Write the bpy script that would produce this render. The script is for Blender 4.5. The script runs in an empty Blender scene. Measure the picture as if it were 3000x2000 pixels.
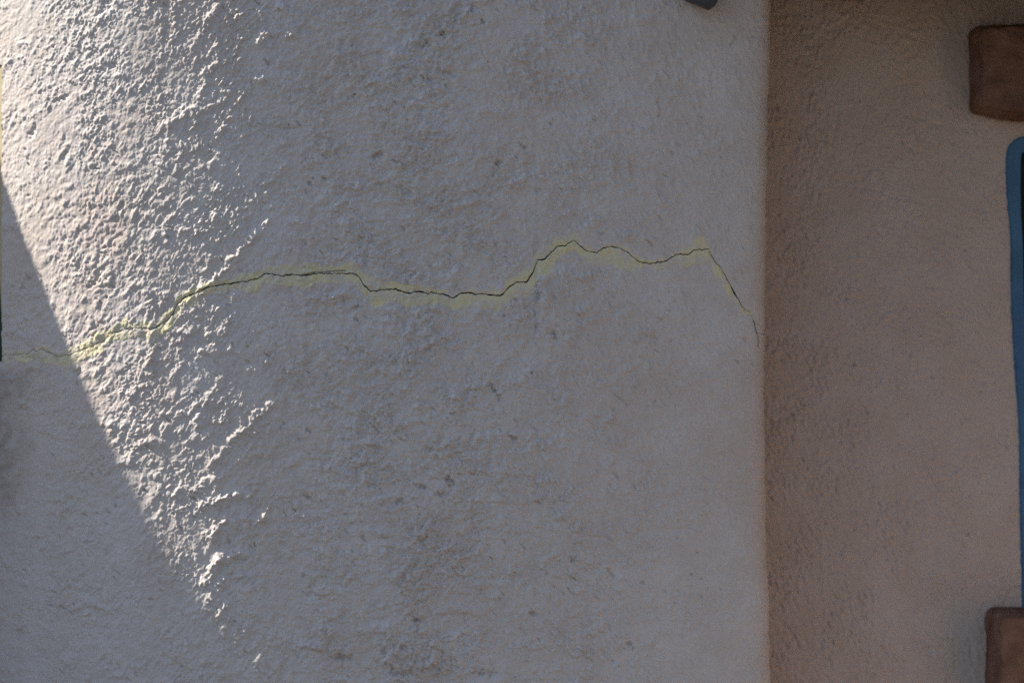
import bpy, math
import numpy as np

# ------------------------------------------------------------------ camera, sky, sun, exposure
S = bpy.context.scene
COL = S.collection
D = 5.0                      # metres from the lens to the face of the pier
K = 2.1 / 3000.0             # metres per photograph pixel at that distance
Z0 = 1.9                     # eye height
SUN_EL = math.radians(42.0)
SUN_AZ = math.radians(94.0)  # from the facade's outward direction, towards the left

cam_d = bpy.data.cameras.new('camera')
cam = bpy.data.objects.new('camera', cam_d)
COL.objects.link(cam)
cam.location = (0, -D, Z0)
cam.rotation_euler = (math.radians(90), 0, 0)
cam_d.sensor_width = 36.0
cam_d.lens = 36.0 * D / 2.1
cam_d.clip_start = 0.05
cam_d.clip_end = 500.0
cam_d.dof.use_dof = True
cam_d.dof.focus_distance = D - 0.01
cam_d.dof.aperture_fstop = 1.3
S.camera = cam
S.cycles.use_denoising = False

W = bpy.data.worlds.new('World')
S.world = W
W.use_nodes = True
nt = W.node_tree
nt.nodes.clear()
sky = nt.nodes.new('ShaderNodeTexSky')
sky.sky_type = 'NISHITA'
sky.sun_disc = False
sky.sun_elevation = SUN_EL
SDIR = np.array([-math.sin(SUN_AZ) * math.cos(SUN_EL), -math.cos(SUN_AZ) * math.cos(SUN_EL), math.sin(SUN_EL)])
sky.sun_rotation = math.atan2(SDIR[0], SDIR[1])
sky.air_density = 1.0
sky.dust_density = 0.9
sky.ozone_density = 1.8
bg = nt.nodes.new('ShaderNodeBackground')
bg.inputs['Strength'].default_value = 0.083
wo = nt.nodes.new('ShaderNodeOutputWorld')
nt.links.new(sky.outputs[0], bg.inputs['Color'])
nt.links.new(bg.outputs[0], wo.inputs['Surface'])

sun_d = bpy.data.lights.new('sun', 'SUN')
sun_d.energy = 5.0
sun_d.angle = math.radians(0.53)
sun_d.color = (1.0, 0.93, 0.82)
sun = bpy.data.objects.new('sun', sun_d)
COL.objects.link(sun)
from mathutils import Vector
sun.rotation_euler = Vector(SDIR).to_track_quat('Z', 'Y').to_euler()
sun.location = (-6, 0, 8)

S.view_settings.view_transform = 'Standard'
S.view_settings.look = 'None'
S.view_settings.exposure = 0.93
S.view_settings.gamma = 1.0
S.view_settings.use_curve_mapping = False

# ------------------------------------------------------------------ numpy noise
def _h(ix, iy, seed):
    n = (ix.astype(np.int64) * 374761393 + iy.astype(np.int64) * 668265263 + seed * 974634777) & 0xFFFFFFFF
    n = ((n ^ (n >> 13)) * 1274126177) & 0xFFFFFFFF
    n = n ^ (n >> 16)
    return (n & 0xFFFFFF).astype(np.float32) / np.float32(0xFFFFFF)

def noise(x, y, seed=0):
    """gradient noise, about -0.7 .. 0.7"""
    fx = np.floor(x); fy = np.floor(y)
    dx = (x - fx).astype(np.float32); dy = (y - fy).astype(np.float32)
    ux = dx * dx * dx * (dx * (dx * 6 - 15) + 10); uy = dy * dy * dy * (dy * (dy * 6 - 15) + 10)
    def g(ox, oy):
        a = _h(fx + ox, fy + oy, seed) * np.float32(2 * math.pi)
        return np.cos(a) * (dx - ox) + np.sin(a) * (dy - oy)
    a = g(0, 0); b = g(1, 0); c = g(0, 1); d = g(1, 1)
    return (a + (b - a) * ux) + ((c + (d - c) * ux) - (a + (b - a) * ux)) * uy

def fbm(x, y, seed, octs=3, gain=0.5):
    t = 0; a = 1.0
    for i in range(octs):
        t = t + a * noise(x * 2 ** i, y * 2 ** i, seed + 17 * i); a *= gain
    return t

def rot(x, y, deg, stretch):
    """coordinates whose first axis runs along deg and is stretched"""
    a = math.radians(deg)
    return (x * math.cos(a) + y * math.sin(a)) / stretch, -x * math.sin(a) + y * math.cos(a)

def sstep(a, b, v):
    t = np.clip((v - a) / (b - a), 0, 1)
    return t * t * (3 - 2 * t)

def pebbles(x, y, cell, seed, rmin=.35, rmax=.75):
    """rounded grains scattered one to a cell, height 0..1"""
    u = x / cell; v = y / cell
    fx = np.floor(u); fy = np.floor(v)
    out = np.zeros(np.shape(u), np.float32)
    for oy in (-1, 0, 1):
        for ox in (-1, 0, 1):
            ix = fx + ox; iy = fy + oy
            px = ix + _h(ix, iy, seed); py = iy + _h(ix, iy, seed + 1)
            r = rmin + (rmax - rmin) * _h(ix, iy, seed + 2)
            t = np.clip(1 - ((u - px) ** 2 + (v - py) ** 2) / (r * r), 0, 1)
            out = np.maximum(out, (t * (.35 + .65 * _h(ix, iy, seed + 3)) * r / rmax).astype(np.float32))
    return out

def seg_dist(x, y, pts):
    best = np.full(np.shape(x), 1e9, np.float32)
    for (x0, y0), (x1, y1) in zip(pts[:-1], pts[1:]):
        vx, vy = x1 - x0, y1 - y0
        t = np.clip(((x - x0) * vx + (y - y0) * vy) / (vx * vx + vy * vy + 1e-9), 0, 1)
        best = np.minimum(best, np.hypot(x - x0 - t * vx, y - y0 - t * vy))
    return best

# ------------------------------------------------------------------ object helpers
def mesh_np(name, V, F, mat, parent=None, smooth=True, stain_shade=None):
    used, inv = np.unique(F.ravel(), return_inverse=True)
    V = V[used]; F = inv.reshape(F.shape)
    me = bpy.data.meshes.new(name)
    n = F.shape[1]
    me.vertices.add(len(V)); me.loops.add(F.size); me.polygons.add(len(F))
    me.vertices.foreach_set('co', V.astype(np.float32).ravel())
    me.loops.foreach_set('vertex_index', F.astype(np.int32).ravel())
    me.polygons.foreach_set('loop_start', np.arange(0, F.size, n, dtype=np.int32))
    me.polygons.foreach_set('loop_total', np.full(len(F), n, np.int32))
    if smooth:
        me.polygons.foreach_set('use_smooth', np.ones(len(F), bool))
    if stain_shade is not None:
        at = me.attributes.new('stain_shade', 'FLOAT_COLOR', 'POINT')
        c = np.ones((len(V), 4), np.float32); c[:, :3] = stain_shade[used]
        at.data.foreach_set('color', c.ravel())
    me.update(calc_edges=True)
    me.materials.append(mat)
    o = bpy.data.objects.new(name, me)
    COL.objects.link(o)
    if parent: o.parent = parent
    return o

def mesh_py(name, V, F, mat, parent=None, smooth=False, bevel=0.0, segs=2):
    me = bpy.data.meshes.new(name)
    me.from_pydata([tuple(map(float, v)) for v in V], [], F)
    me.update()
    me.materials.append(mat)
    o = bpy.data.objects.new(name, me)
    COL.objects.link(o)
    if parent: o.parent = parent
    for p in me.polygons: p.use_smooth = smooth
    if bevel:
        b = o.modifiers.new('bevel', 'BEVEL'); b.width = bevel; b.segments = segs; b.limit_method = 'ANGLE'
        for p in me.polygons: p.use_smooth = True
    return o

def box(name, lo, hi, mat, parent=None, bevel=0.0, segs=2):
    (a, b, c), (d, e, f) = lo, hi
    V = [(a, b, c), (d, b, c), (d, e, c), (a, e, c), (a, b, f), (d, b, f), (d, e, f), (a, e, f)]
    F = [(3, 2, 1, 0), (4, 5, 6, 7), (0, 1, 5, 4), (1, 2, 6, 5), (2, 3, 7, 6), (3, 0, 4, 7)]
    return mesh_py(name, V, F, mat, parent, bevel=bevel, segs=segs)

def prism(name, poly, y0, y1, mat, parent=None, bevel=0.0, segs=2):
    """poly: (x, z) outline, counter-clockwise seen from the camera side; y0 nearer than y1"""
    n = len(poly)
    V = [(x, y0, z) for x, z in poly] + [(x, y1, z) for x, z in poly]
    F = [tuple(range(n)), tuple(range(2 * n - 1, n - 1, -1))] + [(i, i + n, (i + 1) % n + n, (i + 1) % n) for i in range(n)]
    return mesh_py(name, V, F, mat, parent, bevel=bevel, segs=segs)

def P(px, py, y=0.0):
    """a photograph pixel as a point at depth y"""
    k = K * (D + y) / D
    return (px - 1500) * k, Z0 + (1000 - py) * k

# ------------------------------------------------------------------ materials
def new_mat(name):
    m = bpy.data.materials.new(name); m.use_nodes = True
    t = m.node_tree; b = t.nodes['Principled BSDF']
    return m, t, b

def mixc(t, fac, a, b, mode='MIX'):
    n = t.nodes.new('ShaderNodeMix'); n.data_type = 'RGBA'; n.blend_type = mode
    if isinstance(fac, float): n.inputs[0].default_value = fac
    else: t.links.new(fac, n.inputs[0])
    for s, v in ((6, a), (7, b)):
        if isinstance(v, tuple): n.inputs[s].default_value = (*v, 1)
        else: t.links.new(v, n.inputs[s])
    return n.outputs[2]

def tex_noise(t, scale, detail=4.0, rough=0.55, coord=None):
    n = t.nodes.new('ShaderNodeTexNoise')
    n.inputs['Scale'].default_value = scale; n.inputs['Detail'].default_value = detail
    n.inputs['Roughness'].default_value = rough
    if coord is None:
        c = t.nodes.new('ShaderNodeTexCoord'); coord = c.outputs['Object']
    t.links.new(coord, n.inputs['Vector'])
    return n.outputs['Fac']

def ramp(t, fac, lo, hi):
    n = t.nodes.new('ShaderNodeMapRange'); n.inputs[1].default_value = lo; n.inputs[2].default_value = hi
    t.links.new(fac, n.inputs[0])
    return n.outputs[0]

def stucco(name, base, pale, dirt_shade=(0.20, 0.15, 0.12), filler=(0.63, 0.57, 0.36), bump=0.5, mott=0.5):
    m, t, b = new_mat(name)
    f = ramp(t, tex_noise(t, 9.0, 5), 0.38, 0.66)
    c = mixc(t, f, base, pale)
    mp = t.nodes.new('ShaderNodeMapping'); mp.inputs['Scale'].default_value = (1, 1, .35)
    tc = t.nodes.new('ShaderNodeTexCoord'); t.links.new(tc.outputs['Object'], mp.inputs['Vector'])
    c = mixc(t, ramp(t, tex_noise(t, 4.2, 6, .6, mp.outputs[0]), .46, .72), c, mixc(t, .45, c, (0.93, 0.82, 0.74), 'MULTIPLY'))
    f2 = ramp(t, tex_noise(t, 160.0, 3), 0.3, 0.75)
    c = mixc(t, f2, mixc(t, mott, c, (0.8, 0.8, 0.8), 'MULTIPLY'), c)
    a = t.nodes.new('ShaderNodeAttribute'); a.attribute_name = 'stain_shade'
    s = t.nodes.new('ShaderNodeSeparateColor'); t.links.new(a.outputs['Color'], s.inputs[0])
    c = mixc(t, s.outputs[1], c, dirt_shade)
    c = mixc(t, s.outputs[0], c, filler)
    c = mixc(t, s.outputs[2], c, (0.05, 0.043, 0.034))
    t.links.new(c, b.inputs['Base Color'])
    b.inputs['Roughness'].default_value = 0.85
    b.inputs['Specular IOR Level'].default_value = 0.2
    bp = t.nodes.new('ShaderNodeBump'); bp.inputs['Strength'].default_value = bump
    bp.inputs['Distance'].default_value = 0.0012
    t.links.new(tex_noise(t, 420.0, 3), bp.inputs['Height'])
    t.links.new(bp.outputs[0], b.inputs['Normal'])
    return m

def plain(name, col, col2, scale=30.0, rough=0.7, spec=0.3, bump=0.2, dist=0.002):
    m, t, b = new_mat(name)
    c = mixc(t, ramp(t, tex_noise(t, scale, 5), 0.35, 0.68), col, col2)
    t.links.new(c, b.inputs['Base Color'])
    b.inputs['Roughness'].default_value = rough; b.inputs['Specular IOR Level'].default_value = spec
    bp = t.nodes.new('ShaderNodeBump'); bp.inputs['Strength'].default_value = bump; bp.inputs['Distance'].default_value = dist
    t.links.new(tex_noise(t, scale * 6, 4), bp.inputs['Height']); t.links.new(bp.outputs[0], b.inputs['Normal'])
    return m

M_PIER = stucco('pale_stucco', (0.57, 0.515, 0.48), (0.61, 0.565, 0.54))
M_BAY = stucco('tan_stucco', (0.50, 0.405, 0.345), (0.53, 0.445, 0.392))
M_SIDE = stucco('side_stucco', (0.52, 0.42, 0.35), (0.56, 0.47, 0.41))
M_ORANGE_BOUNCE = stucco('orange_bounce_stucco', (0.57, 0.34, 0.20), (0.61, 0.39, 0.25))  # invented orange for the unseen return face, bounces warm light into the corner
M_WARM_BOUNCE = stucco('warm_bounce_stucco', (0.54, 0.385, 0.28), (0.58, 0.43, 0.33))  # warm colour chosen for the added pier's bounce light
M_BROWN = plain('reddish_brown_beam', (0.150, 0.078, 0.053), (0.235, 0.135, 0.096), 22, 0.8, 0.2, 0.8, 0.008)
M_BLUE = plain('blue_paint', (0.034, 0.112, 0.220), (0.052, 0.150, 0.280), 14, 0.5, 0.4, 0.15)
M_GREEN = plain('green_paint', (0.008, 0.03, 0.018), (0.012, 0.04, 0.024), 14, 0.5, 0.4, 0.15)
M_OCHRE = plain('ochre_caulk', (0.44, 0.37, 0.22), (0.50, 0.43, 0.28), 20, 0.8, 0.2, 0.4)
M_IRON = plain('dark_iron', (0.035, 0.037, 0.045), (0.06, 0.063, 0.075), 60, 0.55, 0.5, 0.3)
M_PAVE = plain('paving_grain', (0.066, 0.058, 0.050), (0.092, 0.081, 0.071), 3, 0.9, 0.2, 0.4, 0.01)
M_WOOD = plain('eave_wood', (0.10, 0.06, 0.035), (0.16, 0.10, 0.06), 8, 0.8, 0.2, 0.4)
mg, tg, bgl = new_mat('dark_glass')
bgl.inputs['Base Color'].default_value = (0.008, 0.016, 0.014, 1)
bgl.inputs['Roughness'].default_value = 0.3
bgl.inputs['Specular IOR Level'].default_value = 0.12
M_GLASS = mg

# ------------------------------------------------------------------ ground
V = []; F = []
N = 24
for j in range(N + 1):
    for i in range(N + 1):
        V.append((-200 + 400 * i / N, -200 + 400 * j / N, 0.0))
for j in range(N):
    for i in range(N):
        a = j * (N + 1) + i
        F.append((a, a + 1, a + N + 2, a + N + 1))
g = mesh_py('ground', V, F, M_PAVE)
g['kind'] = 'structure'

# ------------------------------------------------------------------ the building
B = bpy.data.objects.new('adobe_building', None)
COL.objects.link(B)
B['label'] = 'pale stucco adobe building with a cracked rounded pier and a recessed bay'
B['category'] = 'building'

# -- crack path, in photograph pixels
CR = np.array([(-60,1047),(0,1045),(11,1041),(64,1038),(85,1035),(97,1023),(111,1028),(123,1023),(145,1033),(170,1045),(191,1041),(213,1036),
 (238,1026),(272,1013),(306,996),(323,982),(340,973),(370,965),(408,960),(442,963),(468,954),(489,939),(508,918),(519,892),
 (540,871),(570,860),(591,850),(608,841),(638,835),(680,830),(723,824),(757,814),(778,800),(808,805),(829,809),(855,804),
 (893,806),(935,801),(978,801),(1000,801),(1030,800),(1051,809),(1064,831),(1085,853),(1123,849),(1159,846),(1191,858),(1230,854),
 (1255,860),(1266,856),(1306,863),(1327,874),(1349,860),(1374,857),(1391,862),(1417,860),(1446,866),(1472,863),(1489,843),
 (1514,826),(1544,825),(1561,799),(1574,764),(1597,757),(1617,737),(1634,719),(1655,719),(1680,702),(1697,718),(1719,735),
 (1748,741),(1770,727),(1791,721),(1821,729),(1842,741),(1859,758),(1880,768),(1906,773),(1935,768),(1965,758),(1982,746),
 (2000,745),(2021,745),(2036,732),(2064,732),(2079,728),(2102,767),(2119,784),(2136,814),(2159,856),(2187,901),(2208,914),
 (2221,948),(2227,973),(2300,985)], float)
CW = np.array([(-60,.8),(0,1.0),(200,1.0),(330,1.0),(420,1.3),(500,2.0),(560,1.8),(640,2.0),(760,2.1),(800,2.0),(930,1.7),(1000,1.5),(1050,1.8),(1090,2.3),
 (1300,2.2),(1470,2.3),(1500,1.8),(1530,2.4),(1560,2.3),(1640,2.2),(1690,1.3),(1740,1.8),(1850,1.4),(1910,2.0),(1990,1.7),
 (2070,1.5),(2120,1.1),(2148,1.2),(2155,3.4),(2162,3.6),(2170,1.2),(2205,1.0),(2225,.7),(2240,.1),(2300,.05)], float)
# half heights of the yellow filler above and below the crack
FU = np.array([(-60,6),(60,10),(190,16),(260,30),(330,26),(420,20),(500,30),(560,22),(620,12),(700,22),(800,24),(900,30),(1000,22),(1060,40),(1110,26),
 (1200,24),(1290,16),(1350,8),(1440,12),(1500,26),(1570,42),(1630,40),(1700,16),(1760,6),(1850,14),(1920,8),(1990,16),(2030,30),(2056,46),(2085,12),
 (2100,6),(2200,3),(2240,0)], float)
FL = np.array([(-60,12),(40,14),(90,34),(160,34),(230,34),(330,26),(420,26),(470,34),(520,46),(570,30),(640,18),(760,34),(800,26),(860,36),(960,32),(1040,24),
 (1100,44),(1180,46),(1260,36),(1340,32),(1400,44),(1470,42),(1500,36),(1560,54),(1600,56),(1660,26),(1720,30),(1770,62),(1815,66),(1850,46),(1900,14),
 (1960,26),(2000,34),(2040,40),(2085,40),(2110,44),(2150,34),(2175,14),(2220,6),(2240,0)], float)

def crackline(px):
    return np.interp(px, CR[:, 0], CR[:, 1]) + 3.2 * noise(px / 7.0, px * 0 + .3, 5) + 1.7 * noise(px / 3.6, px * 0 + .2, 4) + 2.2 * noise(px / 22.0, px * 0 + .7, 6)

# -- plan profile of the pier: angle of the outward normal (towards the left positive) against the photograph's x
TH = np.array([(-1300,40),(-60,38),(0,36),(200,26),(450,13),(700,4.2),(900,0.5),(1300,-3),(1800,-6),(2100,-8),(2180,-13),(2218,-26),(2236,-48),(2246,-72),(2252,-89)], float)
def profile(pxs):
    th = np.radians(np.interp(pxs, TH[:, 0], TH[:, 1]))
    i0 = int(np.argmin(np.abs(pxs - 1100)))
    x = np.zeros(len(pxs)); y = np.zeros(len(pxs))
    x[i0] = (pxs[i0] - 1500) * K
    for rng, st in ((range(i0 + 1, len(pxs)), -1), (range(i0 - 1, -1, -1), 1)):
        for i in rng:
            p = i + st
            y[i] = y[p]
            for _ in range(3):
                x[i] = (pxs[i] - 1500) * K * (D + y[i]) / D
                tm = 0.5 * (th[i] + th[p])
                y[i] = y[p] - math.tan(tm) * (x[i] - x[p])
    return x, y, th

BAY_Y = 0.34
cols = np.concatenate([np.arange(-1240, -260, 20), np.arange(-260, -60, 5), np.arange(-60, 860, 1.75), np.arange(860, 2160, 2.75), np.arange(2160, 2252.1, 1.6)])
gx, gy, gth = profile(cols)
RC = 870.0
near = np.array([1.9, 2.8, 4.2, 6.0, 8.0, 10.0, 12.2])
rows = np.concatenate([np.arange(-900, -280, 24), np.arange(-280, -40, 5), np.arange(-40, RC - 13.5, 2.2), RC - near[::-1], RC + np.array([-1, -0.8, -0.3, 0.3, 0.8, 1]), RC + near,
                       np.arange(RC + 14.2, 2040, 2.2), np.arange(2042, 2282, 5), np.arange(2286, 3716, 30), [3716]])
PX, R = np.meshgrid(cols, rows)
cl = crackline(cols)
sl = np.gradient(cl, cols)
hw = np.interp(cols, CW[:, 0], CW[:, 1]) * np.clip(np.sqrt(1 + sl ** 2), 1, 2.2) * (1 + 0.9 * noise(cols / 11.0, cols * 0 + .4, 31)) * .78
Wt = np.where(np.abs(R - RC) < 13, 1.0, 0.5 + 0.5 * np.cos(np.pi * np.clip((np.abs(R - RC) - 13) / 540, 0, 1)))
off = R - RC
inner = np.abs(off) <= 1.001
offs = np.where(inner, off * hw[None, :], np.sign(off) * (np.abs(off) - 1 + hw[None, :] * Wt + (1 - Wt)))
PY = RC + offs + Wt * (cl[None, :] - RC)

# the hand-made edge on the right wanders a little
EW = np.array([(-900,8),(0,7),(150,8),(330,0),(600,-7),(900,-10),(1200,-12),(1350,-10),(1500,-7),(1650,-3),(1800,2),(2000,6),(3716,20)], float)
edge_w = np.interp(PY, EW[:, 0], EW[:, 1]) + 3 * noise(PY / 90.0, PY * 0, 77) + 2.5 * noise(PY / 22.0, PY * 0 + .4, 78)
kk = K * (D + gy) / D
X = gx[None, :] + edge_w * kk[None, :] * sstep(1850, 2240, PX)
Y = np.repeat(gy[None, :], len(rows), 0)
Z = Z0 + (1000 - PY) * kk[None, :]
Z[-1, :] = 0.0

# relief in metres, along the plan normal
x = X.astype(np.float64); z = Z.astype(np.float64)
wx = x + 0.006 * noise(x / .03, z / .03, 201); wz = z + 0.006 * noise(x / .03, z / .03, 202)
und = 0.0022 * fbm(x / .22, z / .26, 1, 2) + 0.0012 * noise(x / .075, z / .08, 3)
patch = sstep(-.35, .35, fbm(x / .12, z / .10, 9, 3))
def lumps(deg, st, seed, cell=.0105):
    a, b = rot(wx, wz, deg, st)
    n1 = noise(a / .017, b / .017, seed)
    n2 = noise(a / .0082, b / .0082, seed + 1)
    n3 = noise(wx / .0046, wz / .0046, seed + 2)
    p1 = pebbles(a, b, cell, seed + 5); p2 = pebbles(a, b, cell * .55, seed + 9)
    return 0.0020 * n1 + 0.0011 * n2 + 0.0007 * n3 + 0.0026 * p1 * (.55 + 1.3 * np.clip(n1 + .3, 0, 1)) + 0.0015 * p2
hl1 = lumps(54, 1.5, 40, .0068); hl2 = lumps(52, 1.5, 140, .0120)
sz = sstep(-.25, .3, noise(x / .09, z / .11, 19) + np.interp(PY, [0, 500, 1300], [-.3, -.05, .2]))
hl = hl1 * (1 - sz) * .95 + hl2 * sz + .0007 * noise(wx / .0052, wz / .0052, 199)
sa, sb = rot(wx, wz, -24, 4.0); sc, sd_ = rot(wx, wz, 14, 3.5)
tm = sstep(-.3, .3, noise(x / .16, z / .12, 66))
streak = tm * fbm(sa / .013, sb / .013, 67, 2) + (1 - tm) * fbm(sc / .013, sd_ / .013, 68, 2)
hm = .50 * lumps(-12, 1.4, 60, .0125) + .62 * lumps(52, 1.3, 160, .0082) + .0009 * streak + .0008 * noise(wx / .0038, wz / .0038, 69)
hr = lumps(-58, 1.6, 80, .0085)
wl = 1 - sstep(650, 950, PX + 120 * noise(x / .1, z / .1, 12))
wr = sstep(1250, 1700, PX + 160 * noise(x / .14, z / .14, 13))
wm = np.clip(1 - wl - wr, 0, 1)
amp = np.interp(PX, [-100, 500, 800, 1300, 1600, 1900, 2100, 2252], [.9, 1.1, 1.7, 2.6, 1.9, .9, .55, .3])
amp = amp * (0.65 + 0.6 * patch)
amp = amp * np.interp(PX, [-260, -60], [0.0, 1.0]) * np.interp(PY, [-280, -60, 2060, 2280], [0, 1, 1, 0])
lump = wl * hl + wm * hm + wr * hr
h = und + amp * lump
hollow_shade = sstep(.0006, -.0010, lump - .0011) * sstep(-.25, .35, fbm(x / .05, z / .04, 18, 2)) * sstep(-200, 900, PX) * np.interp(PX, [1200, 2000], [1, .45])  # brown painted into the hollows to deepen the shading of the relief
# clumps of thrown plaster that stand proud
c1 = noise(x / .045, z / .038, 21)
h += amp * 0.0022 * sstep(.22, .5, c1) * (1 + .6 * noise(wx / .012, wz / .012, 22))
# pits
a, b = rot(wx, wz, -40, 1.9)
pn = noise(a / .012, b / .009, 91); pg = sstep(-.1, .35, noise(x / .09, z / .08, 92))
pit = sstep(.33, .5, pn) * pg
pa, pb = rot(x, z, -58, 2.4)
pn2 = noise(pa / .0065, pb / .0065, 95)
pit2 = sstep(.40, .55, pn2) * sstep(-.15, .3, noise(x / .12, z / .12, 96)) * sstep(700, 1300, PX)
inwin = amp > 0.02
h -= np.where(inwin, pit * 0.0030 * np.interp(PX, [600, 1500, 2252], [1, .9, .35]) + pit2 * 0.0013, 0)
# trowel ridges
RIDGES = [([(600,850),(660,790),(720,720),(785,648)],.0060,11),([(640,1340),(680,1290),(740,1235),(795,1185)],.0050,11),([(560,1440),(650,1400),(720,1330)],.0034,14),
          ([(545,330),(590,300),(600,220),(640,180)],.0030,10),([(470,380),(520,350),(600,320),(650,300)],.0032,10),([(470,480),(490,420),(495,360)],.0032,9),
          ([(560,140),(600,90),(640,20)],.0030,12),([(620,1010),(650,980),(675,930)],.0042,10),([(490,960),(520,1010),(545,960)],.0030,10),
          ([(640,1460),(690,1450)],.0075,13),([(600,1475),(640,1470)],.0060,13),([(620,1570),(655,1530)],.0066,16),([(600,1710),(640,1640)],.0085,15),([(615,1760),(655,1690)],.0075,14),([(640,1800),(668,1765)],.006,11),
          ([(420,1090),(450,1020),(440,960)],.0030,12),([(790,752),(810,745)],.0050,9),([(690,1860),(700,1840)],.003,8),([(790,1880),(800,1850)],.003,8),([(770,1900),(750,1990)],.003,12),
          ([(735,374),(790,370),(830,380),(870,372)],-.0035,6),([(395,830),(440,860),(455,900)],.003,14)]
for pts, hh, wd in RIDGES:
    xs = [q[0] for q in pts]; ys = [q[1] for q in pts]
    msk = (PX > min(xs) - 60) & (PX < max(xs) + 60) & (PY > min(ys) - 60) & (PY < max(ys) + 60)
    xx = PX[msk]; yy = PY[msk]
    d = seg_dist(xx + 6 * noise(xx / 16., yy / 16., 301), yy + 6 * noise(xx / 16., yy / 16., 302), pts)
    h[msk] += hh * np.exp(-(d / wd) ** 2) * (0.75 + 0.8 * noise(xx / 12., yy / 12., 303))
# dark gouges (photograph pixels)
GOUGE = [(1235,1425,20,9,30),(1320,1410,26,9,35),(1288,1447,14,7,0),(1170,1468,16,10,-20),(1105,455,22,8,-25),(1170,475,20,7,20),(1245,130,20,8,-20),(1295,95,14,7,50),
         (1415,65,8,6,60),(1030,285,12,6,0),(1240,230,9,6,70),(1325,1210,8,6,40),(1000,1925,40,10,5),(1170,1970,36,9,5),(1420,1970,36,9,0),(1040,900,10,6,0),(1460,480,10,8,0),(1530,425,14,5,40),
         (1450,1145,30,6,52),(1620,980,20,5,45),(1680,1640,14,7,35),(1560,1795,14,7,30),(1220,1815,14,7,25),(1645,1456,7,6,0),(1845,1885,14,7,55),(1500,1280,20,6,45),
         (313,15,16,22,20),(95,390,9,20,20),(180,290,20,7,-30),(330,190,10,14,10),(190,700,10,9,0),(275,825,30,9,-50),(225,1090,12,9,-20)]
dirt_shade = np.zeros_like(h)
for cx, cy, ra, rb, dg in GOUGE:
    msk = (np.abs(PX - cx) < 70) & (np.abs(PY - cy) < 70)
    xx = PX[msk] - cx + 13 * noise(PX[msk] / 11., PY[msk] / 11., 401); yy = PY[msk] - cy + 13 * noise(PX[msk] / 11., PY[msk] / 11., 402)
    a_ = math.radians(dg); u = xx * math.cos(a_) + yy * math.sin(a_); v = -xx * math.sin(a_) + yy * math.cos(a_)
    q = np.exp(-((u / ra) ** 2 + (v / rb) ** 2) ** 1.5)
    q = q * (.75 + .8 * noise(PX[msk] / 10., PY[msk] / 10., 403)).clip(0, 1.2)
    h[msk] -= 0.0060 * q
    if cx > 700: dirt_shade[msk] = np.maximum(dirt_shade[msk], 0.42 * q)
dirt_shade = np.clip(dirt_shade + np.where(inwin, pit * .30 + pit2 * .28 + hollow_shade * .13, 0), 0, 1)

edge_bounce_tint = .55 * sstep(110, -10, PX + 60 * noise(PX / 60., PY / 90., 610)) * sstep(1050, 1110, PY) * sstep(1650, 1350, PY)  # warm bounce light painted in brown along the shaded left edge
dirt_shade = np.clip(dirt_shade + edge_bounce_tint * (.8 + .8 * noise(PX / 25., PY / 30., 611)), 0, 1)
# filler band and crack
fu = .94 * np.interp(cols, FU[:, 0], FU[:, 1]); fl = .97 * np.interp(cols, FL[:, 0], FL[:, 1])
dd = PY - cl[None, :] + 20 * noise(PX / 38., PY / 38., 501) + 9 * noise(PX / 12., PY / 12., 502)
sd = np.where(dd < 0, fu[None, :] + dd, fl[None, :] - dd)      # >0 inside
fill = sstep(-4, 5, sd)
fill_c = fill * (0.70 + 0.9 * noise(PX / 60., PY / 34., 503) + .5 * noise(PX / 12., PY / 10., 504))
h = h * (1 - .35 * fill * sstep(700, 1200, PX)) + (0.0006 + 0.0012 * noise(PX / 15., PY / 15., 505)) * fill * np.where(inwin, 1, 0)
h -= 0.0012 * np.exp(-((PY - cl[None, :]) / (3 + 2 * hw[None, :])) ** 2)
deep = np.interp(np.abs(off), [0, .8, .81, 1], [0.012, 0.010, 0.010, 0.0]) * inner
h -= deep * np.clip(hw / .6, 0, 1)[None, :]
crk = np.where(np.abs(off) < .9, np.clip(hw[None, :] / .8, 0, 1), 0)
# a second hairline that overlaps the main one
d2 = seg_dist(PX, PY, [(886, 806), (925, 797), (950, 798), (985, 793), (1012, 793)])
crk = np.maximum(crk, 0.8 * np.exp(-(d2 / 2.0) ** 2)); h -= 0.002 * np.exp(-(d2 / 2.2) ** 2)

d3 = seg_dist(PX, PY, [(2218, 940), (2227, 973), (2233, 1000), (2232, 1012)])
crk = np.maximum(crk, 0.55 * np.exp(-(d3 / 2.4) ** 2)); h -= 0.0015 * np.exp(-(d3 / 2.6) ** 2)
nxv = -np.sin(gth)[None, :]; nyv = -np.cos(gth)[None, :]
Vx = X + nxv * h; Vy = Y + nyv * h
nr, nc = X.shape
# return face running back to the bay wall
ret = 12
yr = gy[-1] + (BAY_Y + 0.03 - gy[-1]) * (np.arange(1, ret + 1) / ret)
hret = 0.0012 * noise(np.repeat(yr[None, :], nr, 0) / .05, z[:, -1:] / .05, 71)
Vx = np.concatenate([Vx, Vx[:, -1:] + hret], 1)
Vy = np.concatenate([Vy, np.repeat(yr[None, :], nr, 0)], 1)
Vz = np.concatenate([Z, np.repeat(Z[:, -1:], ret, 1)], 1)
stain_shade = np.zeros((nr, nc + ret, 3), np.float32)
stain_shade[:, :nc, 0] = np.clip(fill_c, 0, 1); stain_shade[:, :nc, 1] = dirt_shade; stain_shade[:, :nc, 2] = crk
nC = nc + ret
verts = np.stack([Vx, Vy, Vz], -1).reshape(-1, 3)
idx = np.arange(nr * nC).reshape(nr, nC)
Fq = np.stack([idx[:-1, :-1], idx[1:, :-1], idx[1:, 1:], idx[:-1, 1:]], -1)
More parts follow.
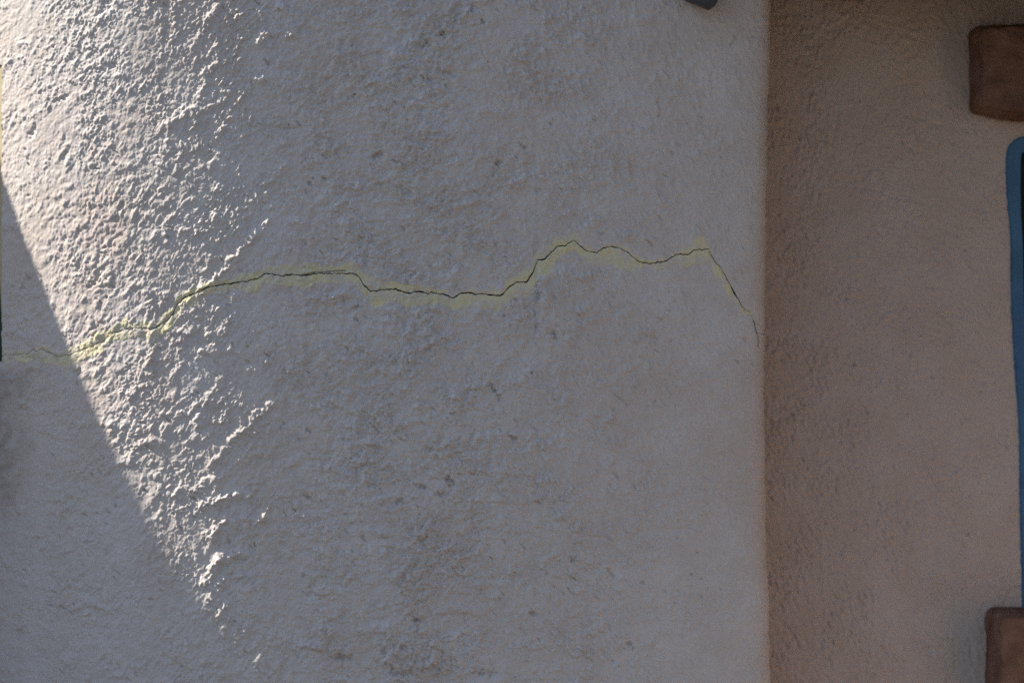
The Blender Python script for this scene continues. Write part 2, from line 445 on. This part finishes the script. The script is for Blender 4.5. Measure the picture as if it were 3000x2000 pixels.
fpx = np.concatenate([0.5 * (PX[:-1, :-1] + PX[1:, 1:]), np.full((nr - 1, ret), 2260.0)], 1)
fpy = np.concatenate([0.5 * (PY[:-1, :-1] + PY[1:, 1:]), np.full((nr - 1, ret), 0.0)], 1)
WIN_R = 6 + 3 * noise(fpy / 60., fpy * 0, 601)
hole = (fpx < WIN_R) & (fpx > -900) & (fpy > 190) & (fpy < 1060)
finn = np.zeros(fpx.shape, bool); finn[:, :nc - 1] = (np.abs(off[:-1, :-1]) <= 1.001) & (np.abs(off[1:, 1:]) <= 1.001)
finn &= (fpx > 0) & (fpx < 2236)
fsd = np.full(fpx.shape, -99.0); fsd[:, :nc - 1] = 0.25 * (sd[:-1, :-1] + sd[1:, 1:] + sd[1:, :-1] + sd[:-1, 1:])
fside = np.zeros(fpx.shape, bool); fside[:, nc - 1:] = True
ffil = (fsd > 1) & ~finn & (fpx < 2225) & (fpx > -40)
stf = stain_shade.reshape(-1, 3)
o = mesh_np('pier', verts, Fq[~hole & ~finn & ~ffil & ~fside], M_PIER, B, stain_shade=stf)
o = mesh_np('pier_side', verts, Fq[fside], M_ORANGE_BOUNCE, B, stain_shade=stf)
o = mesh_np('crack_filler', verts, Fq[ffil & ~hole], M_PIER, B, stain_shade=stf)
o['label'] = 'yellowish filler smeared along the crack'
o = mesh_np('crack', verts, Fq[finn & ~hole], M_PIER, B, stain_shade=stf)
o['label'] = 'dark jagged crack running across the pale pier'

# ------------------------------------------------------------------ recessed bay on the right
cb = np.concatenate([np.arange(2150, 2240, 8), np.arange(2240, 3010, 3.0), np.arange(3012, 4300, 24)])
rb = np.concatenate([np.arange(-700, -30, 24), np.arange(-30, 2030, 3.0), np.arange(2032, 3560, 30)])
BX, BYp = np.meshgrid(cb, rb)
kb = K * (D + BAY_Y) / D
x = (BX - 1500) * kb; z = Z0 + (1000 - BYp) * kb
wx = x + 0.005 * noise(x / .03, z / .03, 701); wz = z + 0.005 * noise(x / .03, z / .03, 702)
vis = np.interp(BX, [3010, 3060], [1, 0]) * np.interp(BYp, [-60, -30, 2030, 2060], [0, 1, 1, 0])
a1, b1 = rot(wx, wz, 80, 2.2); a2, b2 = rot(wx, wz, -58, 1.9)
top = 1 - sstep(500, 900, BYp + 200 * noise(x / .2, z / .2, 703))
h = 0.0016 * fbm(x / .2, z / .22, 710, 2)
pbl = pebbles(a2, b2, .0075, 730) * .0020 + pebbles(wx, wz, .0046, 740) * .0011
l1 = pbl + 0.0018 * noise(a1 / .010, b1 / .010, 711) + 0.0012 * noise(a1 / .006, b1 / .006, 712)
l2 = pbl + 0.0018 * noise(a2 / .011, b2 / .011, 713) + 0.0012 * noise(a2 / .006, b2 / .006, 714)
ampb = np.interp(BX, [2200, 2450, 2700, 3000], [1.5, 1.5, 1.4, 1.2]) * (.5 + .8 * sstep(-.3, .3, fbm(x / .1, z / .12, 715, 2)))
h = h + vis * ampb * (top * l1 + (1 - top) * l2)
pb_ = noise(a2 / .0062, b2 / .0062, 720); pp = sstep(.36, .52, pb_) * sstep(-.25, .25, noise(x / .08, z / .08, 721)) * vis
h -= 0.0022 * pp
st = np.zeros(BX.shape + (3,), np.float32); st[..., 1] = .45 * pp
vb = np.stack([x, BAY_Y - h, np.maximum(z, 0)], -1).reshape(-1, 3)
idx = np.arange(BX.size).reshape(BX.shape)
Fb = np.stack([idx[:-1, :-1], idx[1:, :-1], idx[1:, 1:], idx[:-1, 1:]], -1)
fx_ = 0.5 * (BX[:-1, :-1] + BX[1:, 1:]); fy_ = 0.5 * (BYp[:-1, :-1] + BYp[1:, 1:])
edge_l = np.interp(fy_, [420, 470, 560, 680, 820, 1010, 1190, 1340, 1600, 1770], [2978, 2970, 2970, 2976, 2980, 2988, 3000, 3006, 3009, 3011])
hole = (fx_ > edge_l) & (fx_ < 7020 - edge_l) & (fy_ > 424) & (fy_ < 1775)
mesh_np('recessed_wall', vb, Fb[~hole], M_BAY, B, stain_shade=st.reshape(-1, 3))

# -- blue window in the bay
def PB(px, py, y=BAY_Y):
    return P(px, py, y)
win = bpy.data.objects.new('window', None); COL.objects.link(win); win.parent = B
win['label'] = 'window with a wavy blue painted frame'
yf = BAY_Y - 0.007
OUT = [(3010,398),(2988,402),(2970,412),(2957,426),(2950,444),(2948,470),(2948,540),(2952,600),(2958,650),(2962,720),(2962,800),(2964,900),(2969,1000),(2975,1100),(2982,1180),(2986,1240),
       (2987,1330),(2988,1450),(2992,1600),(2994,1700),(2996,1795)]
INN = [(3030,436),(3010,440),(2998,446),(2993,452),(2991,462),(2990,490),(2990,560),(2991,620),(2994,680),(2997,740),(2998,820),(3001,920),(3007,1010),(3013,1110),(3020,1190),(3024,1250),
       (3026,1340),(3027,1450),(3029,1600),(3030,1690),(3031,1756)]
# mirror to close the frame on the far side of the window
CXW = 3510
out = OUT + [(2 * CXW - a_, b_) for a_, b_ in OUT[::-1]]
inn = INN + [(2 * CXW - a_, b_) for a_, b_ in INN[::-1]]
V = []; F = []
n = len(out)
for ring, yy in ((out, BAY_Y + .02), (out, yf + .004), (None, yf), (inn, yf), (inn, BAY_Y + .10)):
    if ring is None:
        for (a_, b_), (c_, d_) in zip(out, inn):
            q = P(a_ + (c_ - a_) * .12, b_ + (d_ - b_) * .12, yy); V.append((q[0], yy, q[1]))
        continue
    for a_, b_ in ring:
        q = P(a_, b_, yf); V.append((q[0], yy, q[1]))
for r in range(4):
    for i in range(n):
        F.append((r * n + i, (r + 1) * n + i, (r + 1) * n + (i + 1) % n, r * n + (i + 1) % n))
o = mesh_py('frame', V, F, M_BLUE, win, smooth=False)
V = []
for a_, b_ in inn:
    q = P(a_, b_, yf); V.append((q[0], BAY_Y + .095, q[1]))
o = mesh_py('pane', V, [tuple(range(n))], M_GLASS, win)

# -- lintel above and sill below it
def rough_block(name, poly, y0, y1, mat, parent, bevel, seed, inset=.013, slope=.05):
    """a block whose front arrises are worn back in a wide chamfer"""
    n = len(poly)
    front = []
    for i in range(n):
        a_ = np.array(poly[i - 1]); b_ = np.array(poly[i]); c_ = np.array(poly[(i + 1) % n])
        t1 = (b_ - a_) / np.linalg.norm(b_ - a_); t2 = (c_ - b_) / np.linalg.norm(c_ - b_)
        nn = np.array([-t1[1] - t2[1], t1[0] + t2[0]]); nn /= np.linalg.norm(nn)
        front.append(tuple(b_ + nn * inset))
    V = [(q[0], y0, q[1]) for q in front] + [(q[0], y0 + slope, q[1]) for q in poly] + [(q[0], y1, q[1]) for q in poly]
    F = [tuple(range(n)), tuple(range(3 * n - 1, 2 * n - 1, -1))]
    for r in range(2):
        F += [(r * n + i, (r + 1) * n + i, (r + 1) * n + (i + 1) % n, r * n + (i + 1) % n) for i in range(n)]
    o = mesh_py(name, V, F, mat, parent, bevel=bevel, segs=2)
    sb = o.modifiers.new('cuts', 'SUBSURF'); sb.subdivision_type = 'SIMPLE'; sb.levels = 4; sb.render_levels = 4
    for sc_, st_ in ((.09, .010), (.02, .005)):
        tx = bpy.data.textures.new('wear', 'CLOUDS'); tx.noise_scale = sc_
        dm = o.modifiers.new('wear', 'DISPLACE'); dm.texture = tx; dm.strength = st_; dm.mid_level = .5; dm.texture_coords = 'GLOBAL'
    return o
lx = 3 * 510
YL = BAY_Y - 0.10
lint = [P(px, py, YL + .05) for px, py in [(2849,88),(2853,322),(2880,330),(2925,342),(3000,352),(3200,362),(3510,366),(3820,362),(4020,352),(4140,340),(4168,320),(4170,84),(4000,74),(3000,70),(2870,75)]]
lint = rough_block('lintel', lint, YL, BAY_Y + .05, M_BROWN, B, .006, 1)
lint['label'] = 'reddish brown block lintel above the blue window'
YS = BAY_Y - 0.11
sill = [P(px, py, YS + .05) for px, py in [(2903,1806),(2903,2050),(2915,2095),(4105,2095),(4117,2050),(4117,1806),(4100,1786),(2918,1786)]]
sill = rough_block('sill', sill, YS, BAY_Y + .05, M_BROWN, B, .006, 2)
sill['label'] = 'reddish brown block sill under the blue window'

# -- roof overhang that shades the bay, with its beams
zt = P(0, -110, 0)[1]
for i in range(9):
    xb = 0.62 + .2 * i
    box('eave_board', (xb - .097, BAY_Y - 1.15, zt + .10), (xb + .097, BAY_Y + .3, zt + .13), M_WOOD, B)
for i in range(4):
    xb = 0.72 + .5 * i
    box('beam', (xb - .06, BAY_Y - 1.05, zt - .03), (xb + .06, BAY_Y + .3, zt + .098), M_WOOD, B, bevel=.01)

# -- added pier beyond the view, stretched forward to bounce warm light into the bay
px0 = P(4260, 0, 0)[0]
box('bounce_pier', (px0, -1.15, 0), (px0 + 1.2, .8, P(0, -900)[1]), M_WARM_BOUNCE, B, bevel=.03, segs=3)
# -- body and flat roof behind the face
zr = P(0, -900)[1]
box('body', (-2.6, 0.95, 0), (px0 + 1.2, 4.0, zr - .05), M_SIDE, B)
box('roof', (-1.2, .55, zr - .06), (px0 + 1.2, 4.1, zr + .04), M_SIDE, B, bevel=.02)

# -- left window: in the curve of the pier, its corner is where the crack starts
lw = bpy.data.objects.new('window', None); COL.objects.link(lw); lw.parent = B
lw['label'] = 'window with a dark green frame at the left of the pier'
def on_wall(px, py, inset):
    xx = np.interp(px, cols, gx); yy = np.interp(px, cols, gy); th = np.radians(np.interp(px, TH[:, 0], TH[:, 1]))
    k_ = K * (D + yy) / D
    return (xx + math.sin(th) * inset, yy + math.cos(th) * inset, Z0 + (1000 - py) * k_)
def ring_part(name, o4, i4, d0, d1, mat, par, lean=(0, 0)):
    V = []
    for quad, dp, ln in ((o4, d0, lean[0]), (i4, d0, lean[1]), (i4, d1, lean[1]), (o4, d1, lean[0])):
        (a_, b_, c_, d_) = quad
        for q in ((a_, b_), (c_ - ln, b_), (c_, d_), (a_, d_)):
            V.append(on_wall(q[0], q[1], dp))
    F = []
    for r in range(4):
        s = (r + 1) % 4
        for i in range(4):
            j = (i + 1) % 4
            F.append((r * 4 + i, r * 4 + j, s * 4 + j, s * 4 + i))
    return mesh_py(name, V, F, mat, par)
ring_part('casing', (-920, 180, 15, 1068), (-905, 205, 8, 1058), .003, .05, M_OCHRE, lw, (4, 42))
ring_part('frame', (-912, 195, 12, 1064), (-860, 245, -36, 1012), .006, .07, M_GREEN, lw, (30, 48))
mesh_py('pane', [on_wall(a_, b_, .045) for a_, b_ in ((-862, 243), (-34, 243), (-34, 1014), (-862, 1014))], [(0, 3, 2, 1)], M_GLASS, lw)

# -- battered buttress to the left, whose sloping edge throws the diagonal shadow
SH = [(0,491),(38,600),(108,791),(166,893),(230,1084),(300,1275),(421,1467),(523,1633),(587,1722),(625,1798)]
hd = np.array([-math.sin(SUN_AZ), -math.cos(SUN_AZ)])             # horizontal, towards the sun
pd = np.array([hd[1], -hd[0]])                                    # horizontal, across it
if pd[1] < 0: pd = -pd
pts = []
for px, py in SH:
    xx = np.interp(px, cols, gx); yy = np.interp(px, cols, gy); zz = Z0 + (1000 - py) * K * (D + yy) / D
    s0 = -(-1.9) * 1.0
    L = 1.9 - np.dot((xx, yy), hd)
    pts.append((float(np.dot((xx, yy), pd)), float(zz + L * math.tan(SUN_EL))))
print('SHADOW PROFILE (across, height):', [(round(a_, 3), round(b_, 3)) for a_, b_ in pts])
u = np.array([p[0] for p in pts]); v = np.array([p[1] for p in pts])
A = np.polyfit(v, u, 1)
print('fit', A, 'resid', np.round(u - np.polyval(A, v), 4))
vz = np.concatenate([[0.0], np.linspace(0.3, 2.4, 8), np.linspace(2.45, 3.05, 13), np.linspace(3.2, 4.6, 8)])
Q = np.polyfit(v, u, 2); lo, hi = v.min(), v.max()
vc = np.clip(vz, lo, hi)
uu = np.polyval(Q, vc) + (vz - vc) * A[0]
V = []; F = []
for dist in (1.9, 2.5):
    for a_, b_ in zip(uu, vz):
        q = hd * dist + pd * a_; V.append((q[0], q[1], b_))
    for a_, b_ in zip(uu, vz):
        q = hd * dist + pd * 2.6; V.append((q[0], q[1], b_))
m = len(vz)
for i in range(m - 1):
    F.append((i, i + 1, m + i + 1, m + i))
    F.append((2 * m + i, 3 * m + i, 3 * m + i + 1, 2 * m + i + 1))
    F.append((i, 2 * m + i, 2 * m + i + 1, i + 1))
    F.append((m + i, m + i + 1, 3 * m + i + 1, 3 * m + i))
F.append((m - 1, 3 * m - 1, 4 * m - 1, 2 * m - 1)); F.append((0, m, 3 * m, 2 * m))
mesh_py('buttress', V, F, M_SIDE, B)

# ------------------------------------------------------------------ small dark fixture at the top edge
fx = bpy.data.objects.new('wall_bracket', None); COL.objects.link(fx)
fx['label'] = 'dark blue grey iron bracket tip poking in at the top edge of the pale wall'
fx['category'] = 'bracket'
yb = float(np.interp(2060, cols, gy))
fx.location = (P(2060, -60, yb)[0], yb, P(2060, -60, yb)[1])
def loc(o):
    o.parent = fx; o.matrix_parent_inverse.identity()
    for vv in o.data.vertices: vv.co = vv.co - fx.location
bar = prism('bar', [P(px, py, yb - .05) for px, py in [(1985,-135),(1975,-40),(2014,0),(2050,13),(2078,26),(2100,12),(2110,-40),(2100,-135)]], yb - .06, yb - .015, M_IRON, None, bevel=.004)
loc(bar)
plate = box('plate', (P(1990, 0, yb)[0], yb - .016, P(0, -120, yb)[1]), (P(2095, 0, yb)[0], yb + .012, P(0, -300, yb)[1]), M_IRON, None, bevel=.003)
loc(plate)
arm = box('arm', (P(2030, 0, yb)[0], yb - .30, P(0, -200, yb)[1]), (P(2056, 0, yb)[0], yb - .014, P(0, -240, yb)[1]), M_IRON, None, bevel=.003)
loc(arm)
tri = 0
for ob in S.objects:
    if ob.type == 'MESH': tri += sum(len(p.vertices) - 2 for p in ob.data.polygons) if len(ob.data.polygons) < 5000 else 2 * len(ob.data.polygons)
print('TRIANGLES', tri, 'script bytes ok')
